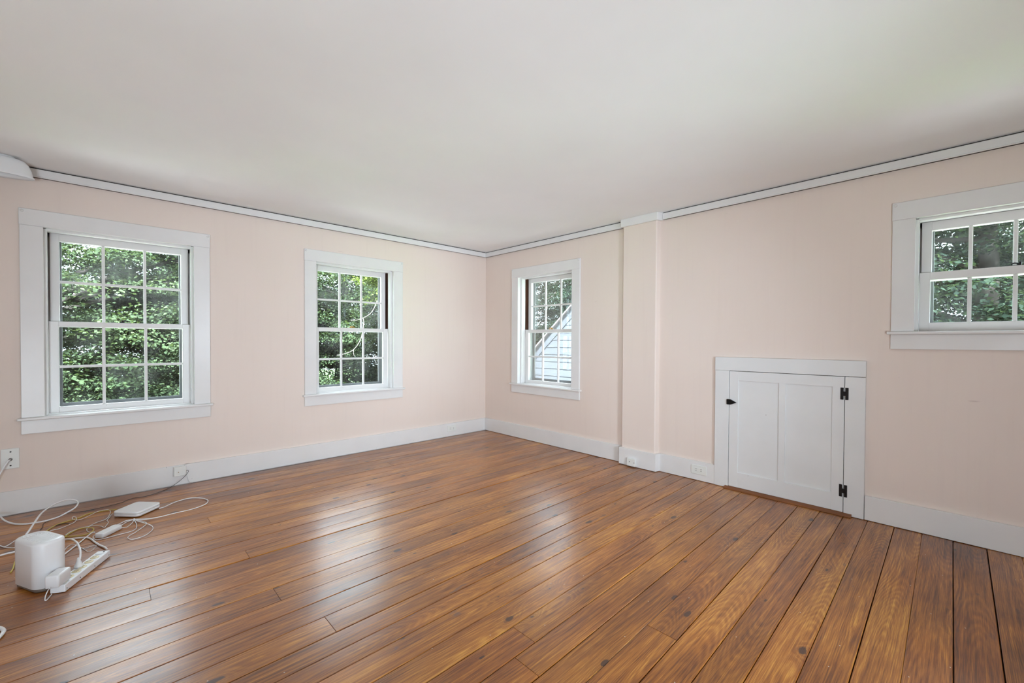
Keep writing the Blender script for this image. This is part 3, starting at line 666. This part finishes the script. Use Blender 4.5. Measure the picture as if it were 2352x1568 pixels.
cable('shortc', .0018, M_CORD, 'short thin white cord between power brick and tie')
yc = cable('yellow', .0026, M_YEL, 'yellow network cable running from the base station to the router')
cp_ = box('connector', (.006, .040, -.008, .008, .001, .013), M_GLASS, yc, .001); cp_.rotation_euler = (0, 0, .5)
cable('yloop', .0026, M_YEL, 'yellow cable lying in a flat loop right of the router')
cable('yend', .0030, M_YEL, 'yellow cable end sticking out left of the router')
cable('thinA', .0018, M_CORD, 'thin white cord wriggling behind the power brick')
cable('thinB', .0018, M_CORD, 'thin white cord with a small curl beside the yellow cable')
cable('stripcord', .0046, M_CORD, 'thick white supply cord leaving the far end of the power strip')
cable('plugcord', .0040, M_CORD, 'white cord arching up out of the plug in the strip')
cable('accord', .0034, M_CORD, 'straight white cord from the power brick towards the router')
cable('curlA', .0014, M_CORD, 'hair-thin white cord curling beside the far end of the strip')
cable('curlB', .0014, M_CORD, 'short hair-thin white cord just behind the strip end')
cable('leftA', .0024, M_CORD, 'white cord on the floor at the left edge beside the router')
cable('leftB', .0024, M_CORD, 'white cord rising to the router back from the left edge')
cable('black2', .0020, M_BCORD, 'short black cord lying between yellow cable and router')
cable('adcord', .0020, M_CORD, 'thin white cord looping down from the power adapter to the floor')
CB['black'] = [(-3.009, -.043, .108), (-3.003, -.048, .110), (-2.999, -.050, .106), (-3.002, -.052, .094), (-3.03, -.056, .06), (-3.075, -.060, .025)]+[tuple(p) for p in CB['black']]
cable('black', .0016, M_BCORD, 'thin black phone cord trailing along the left wall floor')
c0 = cp.location
wc = empty('cable', (-3.892, -.026, .35)); tag(wc, 'white cable hanging from the wall plate down past the left edge', 'cable')
tube('cord', [(0, 0, 0), (-.008, -.012, -.006), (-.022, -.03, -.035), (-.045, -.05, -.09), (-.075, -.07, -.17), (-.10, -.08, -.26), (-.105, -.082, -.31), (-.09, -.07, -.335), (-.06, -.06, -.325), (-.036, -.068, -.32)], .0038, M_CORD, wc, floor=False)
tie = empty('cord_tie', (-3.335, -.664, .012)); tag(tie, 'small white tie holding the cords at the base station corner', 'cord tie')
lathe('band', [(.0055, -.004), (.0075, -.004), (.0075, .004), (.0055, .004), (.0055, -.004)], M_CORD, tie, 12, f=lambda x, y, z: (z, x, y))
ce = empty('charger_loop', (-3.80, -1.655, 0)); tag(ce, 'rounded white loop end peeking in at the lower left edge', 'cord')
lp = [(.0, .055, .008), (.035, .045, .008), (.054, .012, .009), (.055, -.02, .009), (.04, -.055, .008), (.0, -.075, .008), (-.05, -.06, .008), (-.07, 0, .008), (-.05, .045, .008), (0, .055, .008)]
tube('cord', lp, .0065, M_CORD, ce)

# ================================================================= OUTSIDE
GZ = -3.2
lw = boxes('ground_lawn', [(-40, 60, .5, 60, GZ-.2, GZ), (.6, 60, -40, .5, GZ-.2, GZ)], M_LAWN); tag(lw, 'green lawn far below the windows', 'lawn', kind='structure')

gv = boxes('ground_reflector', [(-14, 3.1, .25, 7.4, GZ, GZ+.02), (3.1, 8.0, 3.0, 7.4, GZ, GZ+.02), (.25, 3.1, -12, .25, GZ, GZ+.02), (3.1, 8.0, -12, -2.6, GZ, GZ+.02)], M_GROUND_BOUNCE); tag(gv, 'added pale ground drive along the foot of the house', 'reflector', kind='structure')  # unseen pale ground, added to bounce daylight up through the windows
# neighbouring gable seen through the window by the pillar
GX = 3.2; yp = .20; zp = 1.785+.87*(1.18-yp); sl = .87; eave = 2.62
hs = empty('neighbouring_house', (GX, yp, GZ)); tag(hs, 'white shingled gable end seen through the window by the pillar', 'house'); hc = hs.location.copy()
def zr(y): return zp-sl*abs(y-yp)
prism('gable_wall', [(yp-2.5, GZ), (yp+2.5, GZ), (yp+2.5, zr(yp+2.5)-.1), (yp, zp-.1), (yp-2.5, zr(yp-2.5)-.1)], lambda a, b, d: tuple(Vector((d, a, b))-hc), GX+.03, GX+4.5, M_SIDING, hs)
cz = -.92
while cz < zp-.25:
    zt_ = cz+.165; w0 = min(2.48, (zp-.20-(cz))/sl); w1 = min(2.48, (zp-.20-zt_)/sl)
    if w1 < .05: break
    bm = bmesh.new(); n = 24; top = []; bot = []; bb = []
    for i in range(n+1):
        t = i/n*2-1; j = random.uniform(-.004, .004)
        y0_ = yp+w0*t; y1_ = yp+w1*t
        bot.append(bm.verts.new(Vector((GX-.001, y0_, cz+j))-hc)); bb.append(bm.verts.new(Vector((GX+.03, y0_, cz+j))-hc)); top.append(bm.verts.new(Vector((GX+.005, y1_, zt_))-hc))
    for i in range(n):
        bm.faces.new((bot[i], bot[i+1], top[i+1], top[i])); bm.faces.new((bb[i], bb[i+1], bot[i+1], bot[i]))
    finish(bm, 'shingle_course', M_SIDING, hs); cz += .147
for s in (1, -1):
    e = yp+s*2.62
    pts = [(yp, zp), (e, zr(e)), (e, zr(e)-.20), (yp, zp-.20)]
    prism('rake_board', pts, lambda a, b, d: tuple(Vector((d, a, b))-hc), GX-.011, GX+.01, M_SIDING, hs)
    pts = [(yp, zp+.005), (e+s*.05, zr(e)-.04), (e+s*.05, zr(e)), (yp, zp+.045)]
    prism('roof_slope', pts, lambda a, b, d: tuple(Vector((d, a, b))-hc), GX-.06, GX+4.5, M_ROOF, hs)

# ---- foliage
def leaves(name, clusters, per, size, mat, flat=.35, spread=(.5, .5, .16)):
    """clusters: list of (x,y,z,scale); each leaf is a folded kite of four triangles"""
    n = len(clusters)*per
    C_ = np.repeat(np.array([c[:3] for c in clusters]), per, 0); S_ = np.repeat(np.array([c[3] for c in clusters]), per)[:, None]
    d = np.random.normal(0, 1, (n, 3)); d /= np.maximum(np.linalg.norm(d, axis=1, keepdims=True), 1e-6); d *= np.random.rand(n, 1)**.45
    P_ = C_+d*np.array(spread)*S_
    P_[:, 2] -= (d[:, 0]**2+d[:, 1]**2)*.10*S_[:, 0]
    nrm = np.random.normal(0, flat, (n, 3)); nrm[:, 2] += 1; nrm += d*.5; nrm /= np.linalg.norm(nrm, axis=1, keepdims=True)
    t = np.random.normal(0, 1, (n, 3)); t -= (t*nrm).sum(1, keepdims=True)*nrm; t /= np.linalg.norm(t, axis=1, keepdims=True)
    b_ = np.cross(nrm, t); s = size*np.random.uniform(.6, 1.2, (n, 1))
    pts = np.stack([P_-t*s*.5, P_+b_*s*.42+nrm*s*.08-t*s*.08, P_+t*s*.6, P_-b_*s*.42+nrm*s*.08-t*s*.08], 1).reshape(-1, 3)
    me = bpy.data.meshes.new(name); me.vertices.add(n*4); me.vertices.foreach_set('co', pts.astype(np.float32).ravel())
    idx = np.arange(n)[:, None]*4; tri = np.concatenate([idx+np.array([[0, 1, 2]]), idx+np.array([[0, 2, 3]])], 1).reshape(-1)
    me.loops.add(len(tri)); me.loops.foreach_set('vertex_index', tri.astype(np.int32))
    me.polygons.add(n*2); me.polygons.foreach_set('loop_start', np.arange(0, n*6, 3, dtype=np.int32)); me.polygons.foreach_set('loop_total', np.full(n*2, 3, dtype=np.int32))
    me.update(calc_edges=True); me.materials.append(mat); return me
def crown_clusters(n, rad, zc, zh, cs, bias=0.0):
    out = []
    for _ in range(n):
        while True:
            v = np.random.uniform(-1, 1, 3)
            q = np.linalg.norm(v)
            if .35 < q < 1: break
        out.append((v[0]*rad, v[1]*rad, zc+v[2]*zh, cs*random.uniform(.7, 1.3)))
    return out
def trunk_mesh(name, hgt, r0_, branches, rad, zc):
    bm = bmesh.new(); tube_into(bm, catmull([(0, 0, 0), (.06, .02, hgt*.3), (-.05, .05, hgt*.65), (.04, 0, hgt)], 4), r0_, 9, r0_*.35)
    for i in range(branches):
        z = hgt*random.uniform(.3, .92); an = random.uniform(0, 6.28); L = rad*random.uniform(.5, .9)
        e = (math.cos(an)*L, math.sin(an)*L, z+L*random.uniform(.15, .6))
        tube_into(bm, catmull([(0, 0, z), (e[0]*.5, e[1]*.5, z+(e[2]-z)*.6), e], 3), r0_*.28, 6, .012)
        for _ in range(2):
            a2 = an+random.uniform(-.8, .8); L2 = L*.45
            tube_into(bm, [(e[0]*.55, e[1]*.55, z+(e[2]-z)*.62), (e[0]*.55+math.cos(a2)*L2, e[1]*.55+math.sin(a2)*L2, e[2]+random.uniform(-.1, .4))], .03, 5, .006)
    bmesh.ops.recalc_face_normals(bm, faces=bm.faces); me = bpy.data.meshes.new(name); bm.to_mesh(me); bm.free(); me.materials.append(M_BARK)
    for p in me.polygons: p.use_smooth = True
    return me
KIND = {}
def kind(k, rad, hgt, zc, zh, ncl, per, cs, size, mat, flat=.35, spread=(.55, .55, .16)):
    KIND[k] = (trunk_mesh('trunk', hgt, rad*.055+.06, 14, rad, zc), leaves('foliage', crown_clusters(ncl, rad, zc, zh, cs), per, size, mat, flat, spread))
kind('maple', 3.3, 6.6, 4.3, 3.2, 630, 240, .95, .060, LEAFS[0], .5)
kind('dark', 3.2, 6.8, 4.4, 3.3, 500, 240, .95, .062, LEAFS[1], .5)
kind('young', 1.1, 5.8, 5.5, 1.1, 130, 200, .8, .062, LEAFS[2], .4)
kind('shrub', 1.7, 2.0, 1.6, 1.7, 240, 330, .7, .050, LEAFS[0], .8, (.42, .42, .33))
def tree(k, x, y, label, s=1.0, rz=0.0, name='tree', group=None, z=GZ, sz=None, cat='tree'):
    x, y = -3.4658+(x+3.4658)*1.24, -4.1328+(y+4.1328)*1.24; sz = (sz or s)*(1.16 if k != 'shrub' else 1.02); s *= 1.24
    o = empty(name, (x, y, z), rz); o.scale = (s, s, sz or s); tag(o, label, cat, group)
    a, b = KIND[k]
    link('trunk', a, None, o); f = link('foliage', b, None, o); f['kind'] = 'stuff'; return o
# behind the two windows of the left wall
tree('maple', -4.2, 8.2, 'broad green maple filling the upper half of the large left window', 1.0, .3, sz=1.06)
tree('maple', -.9, 10.0, 'green maple standing right of centre beyond the large left window', 1.02, 1.7)
tree('maple', 2.0, 9.4, 'leafy green maple filling the left of the second window', 1.05, 2.9, sz=1.1)
tree('dark', 5.2, 11.5, 'dark green tree at the right behind the second window', 1.05, .8)
tree('young', 1.75, 4.9, 'young tree with yellow-green sprays coloured as if backlit in the second window', 1.0, .5)
tree('dark', -7.5, 12.5, 'dark tree beyond the left end of the garden', 1.0, 1.1)
tree('dark', -3.4, 15.0, 'low dark tree in the back row behind the large left window', 1.0, 4.2, sz=.8)
tree('dark', .6, 15.5, 'dark tree in the back row seen between the left windows', 1.0, 2.2)
for i, (x, y, s, sz) in enumerate(((-4.9, 6.2, 1.05, 1.18), (-2.7, 6.7, 1.0, 1.12), (-.4, 6.9, 1.05, 1.1), (2.2, 7.4, 1.0, 1.0), (4.2, 8.3, 1.0, 1.0))):
    tree('shrub', x, y, ['tall bright shrub under the left part of the large window view', 'tall bright shrub under the right part of the large window view', 'green shrub outside between the two left windows', 'green shrub low in the second window view', 'green shrub low at the right of the second window view'][i], s, i*1.3, 'shrub', 'shrubs under the maples', sz=sz, cat='shrub')
# beyond the right wall
tree('dark', 9.5, 8.6, 'dark green tree behind the shingled gable', 1.12, .4)
tree('dark', 13.5, 12.5, 'dark tree far behind the gable at its left', 1.1, 3.0)
tree('dark', 12.8, 6.0, 'dark tree far behind the gable at its right', 1.1, 5.0)
tree('dark', 9.6, -4.35, 'dark leafy tree with a grey trunk outside the short right window', 1.18, 2.0)
tree('dark', 13.4, -2.0, 'dark tree in the back row left of the short right window', 1.15, 1.2)
tree('maple', 14.5, -6.6, 'green tree in the back row right of the short right window', 1.15, 4.4)
tw = empty('bare_twig', (.95, 6.0, .0)); tag(tw, 'pale bare branch arching across the second window view', 'branch')
bm = bmesh.new()
for pl_, r_ in (([(1.16, 6, 1.55), (1.112, 6, 1.248), (1.038, 6.02, 1.045), (.873, 6, .865), (.633, 6, .779), (.5, 6, .76)], .009), ([(.90, 6, .89), (.90, 6, .80), (.924, 6, .714)], .006), ([(1.511, 6, 2.1), (1.357, 6, 1.807), (1.143, 6, 1.655), (.98, 6, 1.60), (.833, 6, 1.582)], .008), ([(1.16, 6, 1.55), (1.143, 6, 1.655)], .008)):
    tube_into(bm, catmull([(a-.95, b-6, c) for a, b, c in pl_], 4), r_, 6, r_*.5)
finish(bm, 'twig', M_TWIG, tw, smooth=True)
